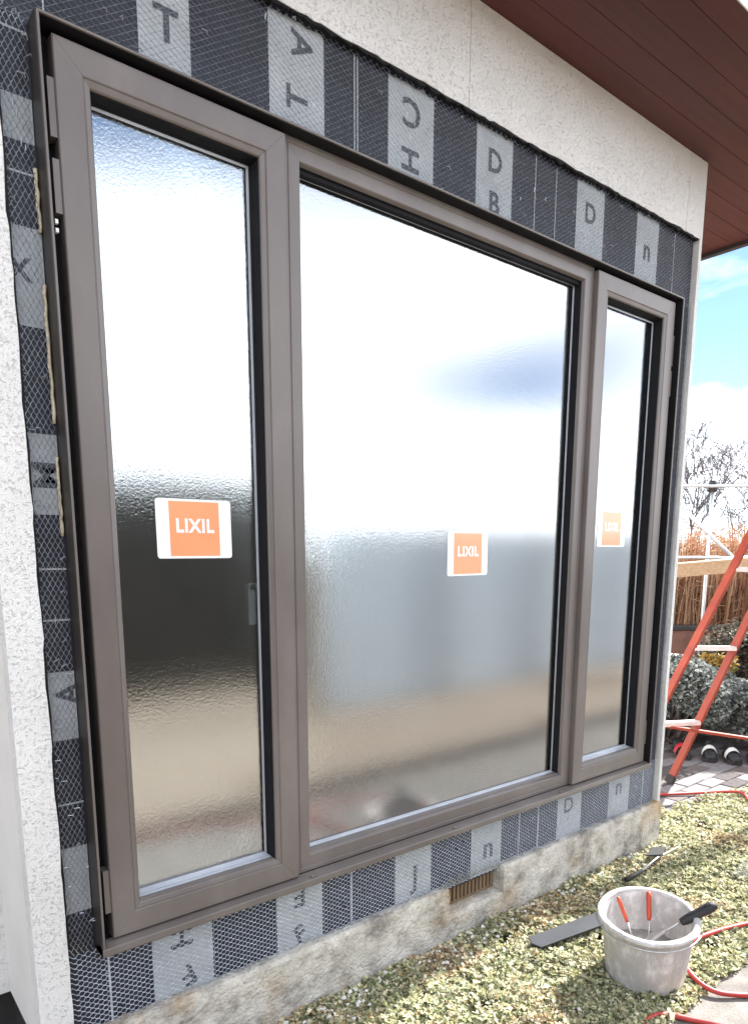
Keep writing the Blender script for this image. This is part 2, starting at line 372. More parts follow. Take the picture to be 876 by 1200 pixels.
# building paper and lath backing
paper = MB()
paper.box(-.14, 2.606, .043, .058, 1.95, 2.27); paper.box(-.14, 2.606, .043, .058, -.27, .02)
paper.box(-.14, .0, .043, .058, .0201, 1.9499); paper.box(2.43, 2.606, .043, .058, .0201, 1.9499)
paper = paper.build('building_paper', 'felt', house)
def band(x0, x1, z0, z1, m_='felt_print', nm='printed_band'):
    q = MB(); q.box(x0, x1, .0415, .0435, z0, z1); return q.build(nm, m_, paper)
for x0, x1 in ((.196,.318),(.525,.69),(.908,1.082),(1.265,1.434),(1.782,1.95),(2.17,2.328)): band(x0, x1, 1.99, 2.268)
for x in (1.552, 1.664, .79, .80, 2.455, .0): band(x-.0015, x+.0015, 1.99, 2.266, 'felt_line', 'printed_line')
for x0, x1 in ((.109,.281),(.489,.654),(.954,1.121),(1.327,1.495),(1.845,2.013),(2.221,2.389)): band(x0, x1, -.262, -.02)
for x in (-.004, .768, 1.602, 1.72, 2.507): band(x-.0025, x+.0025, -.262, -.02, 'felt_line', 'printed_line')
for z0, z1 in ((1.766,1.849),(1.413,1.606),(1.026,1.197),(.512,.673),(.078,.246)): band(-.138, -.036, z0, z1)
for z in (1.967, 1.708, .907, .792, .355): band(-.138, -.036, z-.002, z+.002, 'felt_line', 'printed_line')
def letter(ch_, x, z, size, rot=0, sx=1.0):
    size *= .92; a = R(rot); text_mesh(ch_, size, 'printed_letter', 'ink', paper, (x, .0405, z), (math.cos(a), 0, math.sin(a)), (-math.sin(a), 0, math.cos(a)), sx=sx, bold=size*.022)
for ch_, x, z, s_, r_ in (('T', .262, 2.10, .105, 0), ('A', .62, 2.205, .095, -90), ('T', .61, 2.08, .095, 90), ('C', .995, 2.185, .11, 180), ('H', .995, 2.06, .10, 90),
        ('D', 1.35, 2.165, .10, 0), ('B', 1.35, 2.045, .10, 0), ('D', 1.865, 2.155, .10, 0), ('n', 2.25, 2.13, .12, 0), ('H', .195, -.085, .095, 90), ('F', .205, -.20, .095, 200),
        ('E', .57, -.085, .10, 180), ('F', .57, -.215, .09, 20), ('J', 1.045, -.17, .12, 0), ('n', 1.42, -.165, .13, 0), ('D', 1.92, -.11, .10, 0), ('n', 2.30, -.11, .12, 0)):
    letter(ch_, x, z, s_, r_)
letter('M', -.06, 1.11, .085, 90); letter('A', -.05, .62, .08, 90); letter('2', -.118, .18, .085, 20); letter('X', -.085, 1.52, .07, 0)
# expanded metal lath (real wavy strands)
def lath(name, x0, x1, z0, z1, vertical, parent, y=.032, w=.022, h=.0070, seed=1, mtx=None):
    mb = MB(); rnd = random.Random(seed)
    L, Hh = ((z1-z0), (x1-x0)) if vertical else ((x1-x0), (z1-z0))
    rows = int(Hh/h); segs = int(L/w)*4; sw = .0008 if vertical else .00055; st = .0010 if vertical else .0008; PT = ((0,1),(.17,1),(.5,-1),(.67,-1))
    for k in range(rows+1):
        line = []
        for j in range(segs+1):
            a, ph = ((j//4) + PT[j % 4][0])*w + (w*.5 if k % 2 else 0), PT[j % 4][1]
            bb = k*h + ph*h*.46
            bb = min(max(bb, 0), Hh)
            dy = .003*mnoise.noise(Vector((a*6, bb*6, seed))) + ph*.0014
            line.append((a, bb, y + dy))
        for j in range(segs):
            a0, b0, y0 = line[j]; a1, b1, y1 = line[j+1]
            if rnd.random() < .004: continue
            d0 = sw
            q = []
            for (a, bb, yy) in ((a0, b0, y0), (a1, b1, y1)):
                for (db, dy) in ((-d0, -st), (d0, -st*.2), (d0, st), (-d0, st*.2)):
                    q.append((x0+bb+db, yy+dy, z0+a) if vertical else (x0+a, yy+dy, z0+bb+db))
            if mtx is not None: q = [tuple(mtx @ Vector(p)) for p in q]
            mb.add(q, [(0,1,5,4),(1,2,6,5),(2,3,7,6),(3,0,4,7)])
    return mb.build(name, 'lath', parent)
tag(lath('wire_lath', -.10, 2.604, 1.986, 2.256, False, house, seed=1), kind='stuff')
tag(lath('wire_lath', -.10, 2.604, -.256, -.028, False, house, seed=2), kind='stuff')
tag(lath('wire_lath', -.136, -.038, -.03, 2.0, True, house, seed=3, w=.021, h=.0058), kind='stuff')
tag(lath('wire_lath', 2.46, 2.60, -.03, 2.0, True, house, seed=4), kind='stuff')
rs_ = random.Random(11); q = MB()
for i in range(150):
    side = rs_.random()
    if side < .35: x, z = rs_.uniform(.0, 2.5), rs_.uniform(2.0, 2.25)
    elif side < .65: x, z = rs_.uniform(-.05, 2.5), rs_.uniform(-.25, -.04)
    else: x, z = rs_.uniform(-.10, -.04), rs_.uniform(0, 2.2)
    a = rs_.choice((0, 0, 1.57, .6)); l_ = rs_.uniform(.006, .014)
    p = Vector((x, .028, z)); d = Vector((math.cos(a), -.25, math.sin(a)))
    q.tube([p, p + d*l_, p + d*l_ + Vector((.002, .004, -.006))], .0011, 4)
for i in range(34):   # cut ends standing up above the vent and along the foundation
    x = 1.17 + i*.009; q.tube([(x, .026, -.25), (x+.002, .020, -.25 + rs_.uniform(.02, .045))], .0010, 4)
for i in range(160):
    x = rs_.uniform(-.1, 2.55); q.tube([(x, .028, -.24), (x+rs_.uniform(-.008,.008), .010, -.24 + rs_.uniform(.004, .02))], .0009, 4)
tag(q.build('lath_wire_end', 'lath', house), kind='stuff')
# torn sealing foam along the left jamb
q = MB()
for z0, z1 in ((1.60, 1.72), (1.22, 1.50), (.98, 1.15)):
    pts = [(-.040 + .004*mnoise.noise(Vector((k*.9, z0, 1))), .036, z0 + (z1-z0)*k/14) for k in range(15)]
    q.tube(pts, [.0035 + .003*abs(mnoise.noise(Vector((k*.7, z0, 4)))) for k in range(15)], 5)
q.build('foam_strip', mat('foam', (.52,.44,.30), (.62,.55,.42), scale=60, rough=.9), house, smooth=True)

q = rough_edge_slab(jag((-.10, 2.251), (2.606, 2.251), 420, .009, 21) + [(2.606, 2.268), (-.10, 2.268)], .0185, .0405); q.build('jagged_black_edge', 'black', house)  # jagged black strips along the cut plaster edges
q = rough_edge_slab([(-.106, .0), (-.106, 2.24)] + jag((-.099, 2.24), (-.099, .0), 120, .003, 23, False), .0185, .0405); q.build('jagged_black_edge', 'black', house)
# foundation: rough cast concrete with a vent opening
YF = .006
def found_block(x0, x1, z0, z1, nm, top_rough=True, ret=False):
    nx = max(2, int((x1-x0)/.02)); nz_ = max(2, int((z1-z0)/.02)); mb = MB()
    def P(i, j):
        x = x0 + (x1-x0)*i/nx; z = z0 + (z1-z0)*j/nz_
        e_ = min(i, nx-i, j, nz_-j) if True else 0
        d = .004*mnoise.noise(Vector((x*14, z*14, 2))) + .003*mnoise.noise(Vector((x*45, z*45, 7)))
        if j == nz_ and top_rough: z += .007*mnoise.noise(Vector((x*22, 3, 0))) + .004*mnoise.noise(Vector((x*70, 9, 0))) - .004; d += .004
        return (x, YF + d, z)
    for j in range(nz_+1):
        for i in range(nx+1): mb.v.append(P(i, j))
    for j in range(nz_):
        for i in range(nx): a = j*(nx+1)+i; mb.f.append((a, a+1, a+nx+2, a+nx+1))
    k = len(mb.v)
    for i in range(nx+1): p = P(i, nz_); mb.v.append((p[0], .16, p[2]))
    for i in range(nx): a = nz_*(nx+1)+i; mb.f.append((a, a+1, k+i+1, k+i))
    for side in (0, nx):
        k = len(mb.v)
        for j in range(nz_+1): p = P(side, j); mb.v.append((p[0], .16, p[2]))
        for j in range(nz_):
            a = j*(nx+1)+side; f_ = (a, a+nx+1, k+j+1, k+j)
            mb.f.append(f_ if side else f_[::-1])
    return mb.build(nm, 'foundation', par_f) if 'foundation' in MT else mb.build(nm, 'concrete', par_f)
# concrete with rust-coloured stains of its own
fm = mat('foundation_concrete', (.25,.23,.21), (.68,.65,.60), scale=13, rough=.93, bump=1.0, bscale=85, c3=(.50,.47,.42), detail=9, spec=.2)
nt = fm.node_tree; n = nt.nodes; l = nt.links; bs = n['Principled BSDF']; prevc = bs.inputs['Base Color'].links[0].from_socket
c = n.new('ShaderNodeTexCoord'); t = n.new('ShaderNodeTexNoise'); t.inputs['Scale'].default_value = 3.1; t.inputs['Detail'].default_value = 6
r = n.new('ShaderNodeValToRGB'); r.color_ramp.elements[0].position = .50; r.color_ramp.elements[1].position = .66
mixn = n.new('ShaderNodeMix'); mixn.data_type = 'RGBA'; mixn.inputs[7].default_value = (.42,.28,.13,1)
l.new(c.outputs['Object'], t.inputs['Vector']); l.new(t.outputs['Fac'], r.inputs['Fac']); l.new(r.outputs['Color'], mixn.inputs[0]); l.new(prevc, mixn.inputs[6]); l.new(mixn.outputs[2], bs.inputs['Base Color'])
MT['foundation'] = fm
par_f = MB().box(-.16, 2.62, .17, .30, -.8, -.26).build('foundation', 'concrete', house)
found_block(-.165, 1.182, -.60, -.240, 'foundation_face'); found_block(1.476, 2.628, -.60, -.238, 'foundation_face'); found_block(1.1825, 1.4755, -.60, -.343, 'foundation_face')
b = MB(); b.box(1.184, 1.474, .06, .075, -.345, -.335); b.box(1.184, 1.474, .06, .075, -.262, -.254); b.build('vent_frame', 'vent', house)
for i in range(14):
    x = 1.196 + i*.0205; b = MB(); b.box(x-.0045, x+.0045, .056, .078, -.3349, -.2621); b.build('vent_slat', 'vent', house)
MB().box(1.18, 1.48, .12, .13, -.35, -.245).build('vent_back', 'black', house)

# eave: boards one by one
sof = MB().box(-5, 3.52, -.448, 4.2, 2.5685, 2.60).build('soffit', 'roof', house)
nb = 0
for k in range(-5, 10):
    y0 = .02 + k*.0985; y1 = y0 + .0965
    xa = -3.2 if y1 < .03 else 2.635
    b = MB(); b.box(xa, 3.50, y0, y1, 2.5535, 2.568, 0); b.build('soffit_board', 'wood_soffit', sof)
b = MB(); b.box(-5, 3.54, -.478, -.4735, 2.535, 2.72); b.build('fascia', 'white', house)
b = MB(); b.box(3.505, 3.54, -.473, 4.2, 2.535, 2.72); b.build('fascia', 'dark_bronze', house)
b = MB(); b.add([(-5,-.5,2.725),(3.6,-.5,2.725),(3.6,4.4,2.725),(-5,4.4,2.725),(-3,1.9,3.6),(1.6,1.9,3.6)], [(3,2,1,0),(0,1,5,4),(1,2,5),(2,3,4,5),(3,0,4)]); b.build('roof', 'roof', house)
# dim room behind the window
MB().box(-.13, 2.57, .16, 3.6, -.06, -.02).build('room_floor', 'room_floor', house)
MB().box(-.13, 2.57, 3.6, 3.7, -.02, 2.5).build('room_wall', 'room', house)
MB().box(-.139, -.12, .062, 3.6, -.02, 2.5).build('room_wall', 'room', house)
MB().box(2.56, 2.579, .062, 3.6, -.02, 2.5).build('room_wall', 'room', house)
MB().box(-.13, 2.57, .062, 3.6, 2.5, 2.55).build('room_ceiling', 'room', house)
MB().box(-.12, 2.56, .0605, .14, 2.0, 2.499).build('room_lintel', 'room', house)
MB().box(-.12, 2.56, .0605, .155, -.23, -.045).build('room_sill', 'room', house)

# ------------------------------------------------------------------ the window
win = thing('casement_window', 'three part bronze window with rippled glass, a wide fixed pane between two casements', 'window', (1.21, .02, -.03))
FR = (-.034, 2.454, -.030, 1.985)
rim = [(.0017,-.020),(.0024,-.0215),(.0062,-.0215),(.007,-.020),(.007,.030),(.0071,.0428),(.0017,.0428)]
shade_fin = [(0,-.0185),(.0016,-.0185),(.0016,.0429),(0,.0429)]  # outer side of the rim, its shade painted as a darker bronze
for sd_ in 'ltr': ring_member(FR, sd_, rim).build('frame_rim', 'bronze', win); ring_member(FR, sd_, shade_fin).build('rim_shade_side', 'dark_bronze', win)
# channel behind the rim, painted black for the shade on its inner faces
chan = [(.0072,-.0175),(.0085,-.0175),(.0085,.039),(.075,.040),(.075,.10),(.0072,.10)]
for sd_ in 'lrtb': ring_member(FR, sd_, chan if sd_ != 'b' else [(.0115,.044),(.075,.044),(.075,.10),(.0115,.10)]).build('frame_shade_liner', 'black', win)
# sill: sloped nosing
sp = [(-.0215,-.030),(-.0225,-.027),(-.0225,-.012),(-.020,-.010),(.0,-.006),(.018,-.004),(.018,-.0185),(.042,-.0185),(.042,-.030)]
q = MB(); n_ = len(sp); q.add([(FR[0], y, z) for y, z in sp] + [(FR[1], y, z) for y, z in sp], [tuple(range(n_-1,-1,-1)), tuple(range(n_, 2*n_))] + [(i, (i+1) % n_, n_+(i+1) % n_, n_+i) for i in range(n_)])
q.build('sill', 'bronze', win)
for x in (.588, 1.187, 1.79):
    q = MB(); q.obox(Vector((x, -.012, -.0055)), Vector((1,0,0)), Vector((0,1,.18)).normalized(), Vector((0,-.18,1)).normalized(), .022, .008, .005, .001); q.build('drain_cap', 'bronze', win)
# sashes
def sash(x0, x1, hinge):
    rect = (x0, x1, 0.0, 1.965); yo = .0
    body = MB()   # glazing rebate lining is the body that carries the members
    pr = [(0,.038),(0,.0025),(.0025,0),(.0555,0),(.0572,.0016),(.0580,.0032),(.0590,.0030),(.0602,.0022),(.0700,.0055),(.0725,.0085),(.0725,.060),(0,.060)]
    for sd_ in 'lrtb':
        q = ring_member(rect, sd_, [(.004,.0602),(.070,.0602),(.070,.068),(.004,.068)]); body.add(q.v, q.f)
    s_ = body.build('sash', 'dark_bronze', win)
    for sd_, nm in (('l','stile'),('r','stile'),('t','rail'),('b','rail')): ring_member(rect, sd_, pr).build(nm, 'bronze', s_)
    gk = [(.0727,.012),(.0745,.013),(.0765,.046),(.0805,.048),(.0805,.052),(.0727,.052)]
    for sd_ in 'ltr': ring_member(rect, sd_, gk).build('gasket', 'black', s_)
    ring_member(rect, 'b', [(.0727,.012),(.0755,.013),(.0770,.024),(.0727,.024)]).build('glazing_strip', 'bronze', s_); ring_member(rect, 'b', [(.0727,.0242),(.0775,.0242),(.0785,.034),(.0727,.034)]).build('glazing_strip', 'alu', s_); ring_member(rect, 'b', [(.0727,.0355),(.0795,.0355),(.0805,.0472),(.0727,.0472)]).build('glazing_strip', 'alu', s_)
    spc = [(.0806,.0475),(.0865,.0475),(.0865,.0488),(.0806,.0488)]
    for sd_ in 'lrtb': ring_member(rect, sd_, spc).build('spacer', 'alu', s_)
    q = MB(); q.box(x0+.0807, x1-.0807, .049, .052, .0807, 1.965-.0807); q.build('pane', 'glass', s_)
    return s_
sash(0.0, .544, 'l'); sash(1.880, 2.424, 'r')
# fixed light
FX = (.5455, 1.8785, -.0035, 1.9775)
px_ = [(0,.100),(0,.022),(.002,.020),(.014,.020),(.016,.022),(.018,.020),(.050,.020),(.0525,.023),(.0545,.030),(.056,.034),(.056,.100)]
body = MB()
for sd_ in 'lrtb':
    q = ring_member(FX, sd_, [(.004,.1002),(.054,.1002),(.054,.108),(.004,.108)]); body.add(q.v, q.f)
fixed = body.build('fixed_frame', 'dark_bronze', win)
for sd_, nm in (('l','mullion'),('r','mullion'),('t','head_rail'),('b','bottom_rail')): ring_member(FX, sd_, px_).build(nm, 'bronze', fixed)
gk = [(.0561,.033),(.0575,.034),(.0590,.058),(.0615,.060),(.0615,.064),(.0561,.064)]
for sd_ in 'ltr': ring_member(FX, sd_, gk).build('gasket', 'black', fixed)
ring_member(FX, 'b', [(.0561,.033),(.0590,.034),(.0604,.051),(.0561,.051)]).build('glazing_strip', 'bronze', fixed); ring_member(FX, 'b', [(.0561,.0512),(.0610,.0512),(.0615,.0595),(.0561,.0595)]).build('glazing_strip', 'alu', fixed)
for sd_ in 'lrtb': ring_member(FX, sd_, [(.0616,.0595),(.068,.0595),(.068,.0608),(.0616,.0608)]).build('spacer', 'alu', fixed)
q = MB(); q.box(FX[0]+.0617, FX[1]-.0617, .061, .064, FX[2]+.0617, FX[3]-.0617); q.build('pane', 'glass', fixed)
# hinge plates and catches in the side gaps
for xa, xb, z0, z1 in ((-.014,-.0005,1.777,1.885),(-.014,-.0005,1.635,1.737),(-.014,-.0005,.069,.18),(2.4245,2.438,1.72,1.84),(2.4245,2.438,1.60,1.70),(2.4245,2.438,.08,.19)):
    q = MB(); q.box(xa, xb, .004, .036, z0, z1); q.build('hinge_plate', 'bronze', win)
for z in (1.615, 1.598):
    q = MB(); q.box(-.017, -.011, .004, .014, z, z+.008); q.build('catch', 'handle', win)
# inside lever handles, seen through the glass
def lever(x, z):
    h = MB(); h.bar((x, .064, z), (x, .064, z-.115), .022, .012, Vector((0,1,0)), .004)
    h.bar((x-.008, .064, z-.008), (x+.04, .064, z-.008), .018, .012, Vector((0,1,0)), .003); h.build('lever_handle', 'handle', win)
lever(.446, .862)
# paper labels behind the outer panes
def sticker(cx, cz, y, w, h, tilt):
    q = MB(); a = R(tilt); pts = []
    rad = .008
    for (sx, sz, a0) in ((1,-1,-90),(1,1,0),(-1,1,90),(-1,-1,180)):
        for k in range(5):
            t_ = R(a0 + k*22.5); pts.append((sx*(w/2-rad)+rad*math.cos(t_), sz*(h/2-rad)+rad*math.sin(t_)))
    ca, sa = math.cos(a), math.sin(a)
    f = lambda p, dy: (cx + p[0]*ca - p[1]*sa, y + dy, cz + p[0]*sa + p[1]*ca)
    n = len(pts)
    q.add([f(p, 0) for p in pts] + [f(p, .0004) for p in pts], [tuple(range(n)), tuple(range(2*n-1, n-1, -1))] + [(i, n+i, n+(i+1) % n, (i+1) % n) for i in range(n)])
    s_ = q.build('paper_label', 'sticker', win)
    q = MB(); e = .92*h/2; q.add([f(p, -.0004) for p in ((-e,-e),(e,-e),(e,e),(-e,e))], [(0,1,2,3)]); q.build('orange_square', 'orange', s_)
    text_mesh('LIXIL', .046, 'lettering', 'sticker', s_, f((0, .006), -.0008), (ca, 0, sa), (-sa, 0, ca), sx=.92, bold=.0017)
sticker(.283, 1.003, .0480, .202, .146, .3)
sticker(1.290, .943, .0600, .198, .150, .5)
sticker(2.13, 1.045, .0480, .20, .146, 0)

# ------------------------------------------------------------------ ground cover: low dried leaves beside the foundation
def cover_edge(x):   # outer border of the planting strip
    return -.735 + .07*mnoise.noise(Vector((x*2.1, 4, 0))) + .02*mnoise.noise(Vector((x*9, 4, 0)))
PAL = [(.50,.47,.26),(.33,.35,.19),(.58,.55,.37),(.15,.18,.09),(.66,.62,.46),(.41,.42,.26)]
DRY = [(.48,.37,.22),(.56,.47,.31),(.36,.24,.12),(.62,.54,.40)]
gc = MB(); rg = random.Random(21)
def one_leaf(mb, p, s_, colr, rg, flat=.55):
    a = rg.uniform(0, 6.283); ti = rg.gauss(0, flat); d = Vector((math.cos(a), math.sin(a), math.sin(ti))).normalized()
    sdv = d.cross(Vector((0,0,1))).normalized(); up = sdv.cross(d); sdv = (sdv + up*rg.uniform(-.7,.7)).normalized(); up = sdv.cross(d)
    w = s_*rg.uniform(.28,.5); k = s_*rg.uniform(-.1,.35)
    mb.add([p - d*s_*.5, p + sdv*w + up*k, p + d*s_*.55 - up*k*.5, p - sdv*w + up*k*.8], [(0,1,2),(0,2,3)], colr)
NL = 210000
for i in range(NL):
    if i < NL*.72: x = rg.uniform(.25, 2.75); y = rg.uniform(-.76, .0)
    else: x = rg.uniform(2.6, 4.4); y = rg.uniform(-.76, .22)
    lim = .0 if x < 2.63 else (.23 - (x-2.93)*.13 + .035*mnoise.noise(Vector((x*7, 1, 1))))
    if y > lim or y < cover_edge(x): continue
    dens = mnoise.noise(Vector((x*4.5, y*4.5, 8))) + .4*mnoise.noise(Vector((x*14, y*14, 8)))
    if y < -.6 and rg.random() < (-.6-y)*4.5: continue
    if dens < -.46 and rg.random() < .85: continue
    hgt = .010 + .036*max(0, .5 + .7*mnoise.noise(Vector((x*6, y*6, 2))) + .5*mnoise.noise(Vector((x*26, y*26, 5))))
    dry = mnoise.noise(Vector((x*3.3, y*3.3, 15))) + .35*mnoise.noise(Vector((x*11, y*11, 3))) + (.38 if y > -.16 and x < 2.5 else 0) - .20
    c = rg.choice(DRY) if rg.random() < max(.06, min(.8, dry*1.5)) else rg.choice(PAL)
    v = rg.uniform(.5, 1.5)
    one_leaf(gc, Vector((x, y, ZG + rg.uniform(.15, 1)*hgt)), rg.uniform(.009, .022), (c[0]*v, c[1]*v, c[2]*v), rg)
tag(gc.build('ground_cover', 'leaf'), 'low dried yellow-green leafy ground cover along the concrete foundation', 'ground cover', kind='stuff')

rd_ = random.Random(77); q = MB()
for i in range(420):   # crumbs of broken plaster fallen from the cut edges
    near = rd_.random() < .75
    x = rd_.uniform(.3, 2.62); y = -abs(rd_.gauss(0, .07)) - .012 if near else rd_.uniform(-.6, -.1)
    r_ = rd_.uniform(.003, .011); c_ = Vector((x, y, ZG + .022 + r_*.5)); k_ = len(q.v)
    vs_ = [c_ + Vector((a*r_*rd_.uniform(.5,1.2), b_*r_*rd_.uniform(.5,1.2), d_*r_*rd_.uniform(.4,.9))) for a, b_, d_ in ((1,0,0),(-1,0,0),(0,1,0),(0,-1,0),(0,0,1),(0,0,-1))]
    q.add(vs_, [(0,2,4),(2,1,4),(1,3,4),(3,0,4),(2,0,5),(1,2,5),(3,1,5),(0,3,5)])
tag(q.build('plaster_debris', 'plaster_smooth'), 'pale crumbs of broken plaster scattered along the foundation', 'debris', kind='stuff')

# ------------------------------------------------------------------ bucket with tools
BC = Vector((1.555, -.545, ZG+.012))
vd = Vector((.88, .47, 0)).normalized(); tiltax = Vector((vd.y, -vd.x, 0))
XF = Matrix.Translation(BC) @ Matrix.Rotation(R(6), 4, tiltax) @ Matrix.Translation(-BC)
XF = Matrix.Translation(BC) @ Matrix.Rotation(R(-6.5), 4, Vector((-vd.y, vd.x, 0))) @ Matrix.Translation(-BC)
bkt = thing('bucket', 'grey mortar-stained plastic bucket standing on the ground cover', 'bucket', tuple(BC))
q = MB(); q.lathe([(.118,0),(.124,.004),(.128,.02),(.143,.205),(.146,.225),(.140,.225),(.136,.20),(.120,.03),(.05,.022)], 56, tuple(BC), .010); q.build('body', 'bucket', bkt, True, xf=XF)
q = MB(); q.lathe([(.145,.217),(.156,.218),(.160,.222),(.161,.228),(.158,.233),(.148,.236),(.141,.233),(.1395,.226),(.145,.217)], 56, tuple(BC), .010, False); q.build('rim', 'bucket_rim', bkt, True, xf=XF)
q = MB(); hp = []
a0 = math.atan2(-vd.y, -vd.x)
for k in range(25):
    t_ = a0 - R(80) + R(160)*k/24; hp.append(BC + Vector((.164*math.cos(t_), .164*math.sin(t_), .219 - .010*math.sin(math.pi*k/24))))
q.tube(hp, .0032, 6); q.build('bail_wire', 'wire', bkt, True, xf=XF)
q = MB(); q.lathe([(.126,.07),(.126,.085),(.03,.10)], 40, tuple(BC), .01); q.build('mortar_residue', 'bucket', bkt, True, xf=XF)
def tool(nm, label, cat, a, b_, r_, mt, blade):
    t_ = thing(nm, label, cat, tuple(BC + Vector(a)))
    A = BC + Vector(a); B_ = BC + Vector(b_); d = B_ - A; L = d.length; d.normalize()
    q = MB(); n = 9; q.tube([A + d*L*k/(n-1) for k in range(n)], [r_*f for f in (.7,.9,1,1.02,.95,.98,1.06,1.0,.72)], 10); q.build('grip', mt, t_, True)
    q = MB(); q.tube([A - d*.06, A + d*.004], .004, 6); q.build('shank', 'wire', t_, True)
    q = MB(); sd_ = d.cross(Vector((0,0,1))).normalized(); u = sd_.cross(d); c_ = A - d*.06
    e_ = .004
    q.add([c_ + sd_*.012 + u*e_, c_ - sd_*.012 + u*e_, c_ - sd_*.026 - d*.04 + u*e_, c_ - d*.085 + u*e_, c_ + sd_*.026 - d*.04 + u*e_, c_ + sd_*.012, c_ - sd_*.012, c_ - sd_*.026 - d*.04, c_ - d*.085, c_ + sd_*.026 - d*.04],
          [(0,1,2,3,4),(9,8,7,6,5),(0,5,6,1),(1,6,7,2),(2,7,8,3),(3,8,9,4),(4,9,5,0)]); q.build('blade', 'wire', t_)
tool('trowel', 'orange-handled trowel leaning on the far inner side of the bucket', 'trowel', (.055,.025,.165), (.085,.05,.25), .0085, 'orange_grip', 1)
tool('trowel', 'dark red-handled trowel beside the orange one, leaning to the wall side of the bucket', 'trowel', (-.022,.06,.17), (-.032,.095,.25), .0065, 'orange_grip', 1)
tool('brush', 'thick black handle sticking out over the bucket rim', 'tool', (.055,-.085,.205), (.112,-.165,.283), .0165, 'black_grip', 1)

# ------------------------------------------------------------------ things lying on the ground cover
fl = MB(); zt = ZG + .046
P4 = [Vector((1.371,-.262,zt)), Vector((1.77,-.325,zt)), Vector((1.83,-.255,zt)), Vector((1.388,-.190,zt))]
nb_ = [P4[0], P4[1], P4[2], P4[3], (P4[0]+P4[3])/2 + Vector((-.015,.002,0))]
fl.add([p for p in nb_] + [p - Vector((0,0,.006)) for p in nb_], [(0,1,2,3,4),(9,8,7,6,5)] + [(i, 5+i, 5+(i+1) % 5, (i+1) % 5) for i in range(5)])
tag(fl.build('metal_strip', 'slate', org=(1.6,-.25,zt-.006)), 'flat dark grey metal strip lying on the leaves behind the bucket', 'metal strip')
tr = thing('pointing_trowel', 'thin black-handled trowel with dark blade lying on the leaves by the house corner', 'trowel', (2.35,-.13,ZG+.04))
q = MB(); q.tube([(2.07,-.16,ZG+.045),(2.20,-.155,ZG+.045)], [.011,.009], 8); q.build('grip', 'black_grip', tr, True)
q = MB(); q.tube([(2.20,-.155,ZG+.045),(2.38,-.125,ZG+.043),(2.57,-.13,ZG+.05)], [.005,.005,.003], 6); q.build('shank', 'wire', tr, True)
q = MB(); z_ = ZG+.055; q.add([(2.34,-.09,z_),(2.41,-.135,z_),(2.50,-.10,z_),(2.45,-.06,z_),(2.34,-.09,z_-.005),(2.41,-.135,z_-.005),(2.50,-.10,z_-.005),(2.45,-.06,z_-.005)], [(0,1,2,3),(7,6,5,4),(0,4,5,1),(1,5,6,2),(2,6,7,3),(3,7,4,0)]); q.build('blade', 'black', tr)
mtx = Matrix.Translation((0,0,0))
lo = lath('wire_lath_offcut', 0, 1.3, 0, .17, False, None, y=0, seed=9, w=.022, h=.0065,
     mtx=Matrix.Translation((2.45,-.42,ZG+.052)) @ Matrix.Rotation(R(8), 4, 'Z') @ Matrix.Rotation(R(-90), 4, 'X') @ Matrix.Translation((0,0,-.17)))
tag(lo, 'loose strip of galvanised wire lath lying on the leaves', 'wire lath')

hz = ZG + .034
hp = [(2.70,1.05,ZG+.006),(2.85,.72,ZG+.008),(3.0,.53,ZG+.012),(3.23,.387,ZG+.012),(3.42,.27,ZG+.012),(3.58,.15,ZG+.02),(3.62,.05,hz),(3.50,-.05,hz),(3.42,-.12,hz),(3.5,-.22,hz),(3.45,-.34,hz),(3.2,-.33,hz),(2.98,-.36,hz),(2.80,-.43,hz),(2.78,-.55,hz),(2.72,-.70,hz),(2.45,-.74,hz),
      (2.2,-.66,hz),(1.97,-.585,hz),(1.80,-.565,hz),(1.675,-.625,hz),(1.625,-.73,hz-.01),(1.70,-.815,ZG+.014),(1.9,-.96,ZG+.014),(1.95,-1.2,ZG+.014),(1.6,-1.32,ZG+.014),(1.3,-1.1,ZG+.014),(1.23,-.86,ZG+.014),(1.275,-.715,ZG+.018),(1.36,-.69,ZG+.022),(1.44,-.75,ZG+.014),(1.50,-.95,ZG+.014),(1.3,-1.35,ZG+.014),(.4,-1.6,ZG+.010),(-1.5,-1.9,ZG+.010)]
q = MB(); q.tube(catmull(hp, 8), .0088, 8)
tag(q.build('hose', 'hose', org=(2.2,-.6,ZG), smooth=True), 'red rubber hose looping over the pavers, leaves and concrete', 'hose')

# ------------------------------------------------------------------ stepladder
lad = thing('stepladder', 'orange-red stepladder with pale rungs standing on the pavers', 'ladder', (3.7,.3,ZG))
FB = Vector((3.545,.452,ZG+.004)); uB = Vector((.275,-.230,.934)); FA = Vector((3.123,.548,ZG+.004))
TB = FB + uB*2.0; TA = FA + Vector((.33,-.235,.91)).normalized()*2.02
def rail(a, b_, w=.044, t_=.022):
    d = (b_-a).normalized(); q = MB(); sd_ = (TB-TA).normalized()
    q.bar(a + d*.05, b_, w, t_, sd_, .003)
    o = q.build('rail', 'ladder', lad)
    q = MB(); q.bar(a, a + d*.05, w+.008, t_+.008, sd_, .003); q.build('foot', 'rubber', o)
rail(FA, TA); rail(FB, TB)
for f in (.225, .47, .715, .93):
    q = MB(); a = FA.lerp(TA, f); b_ = FB.lerp(TB, f-.018); q.bar(a, b_, .046, .026, Vector((0,0,1)), .004); q.build('rung', 'rung', lad)
top = (TA+TB)/2; back = Vector((.62,-.50,0))
RA = FA + back*1.72 + Vector((.02,0,0)); RB = FB + back*1.72
rail(RA, TA, .045, .022); rail(RB, TB, .045, .022)
q = MB(); q.bar(TA, TB, .10, .03, Vector((0,0,1)), .004); q.build('top_cap', 'ladder', lad)
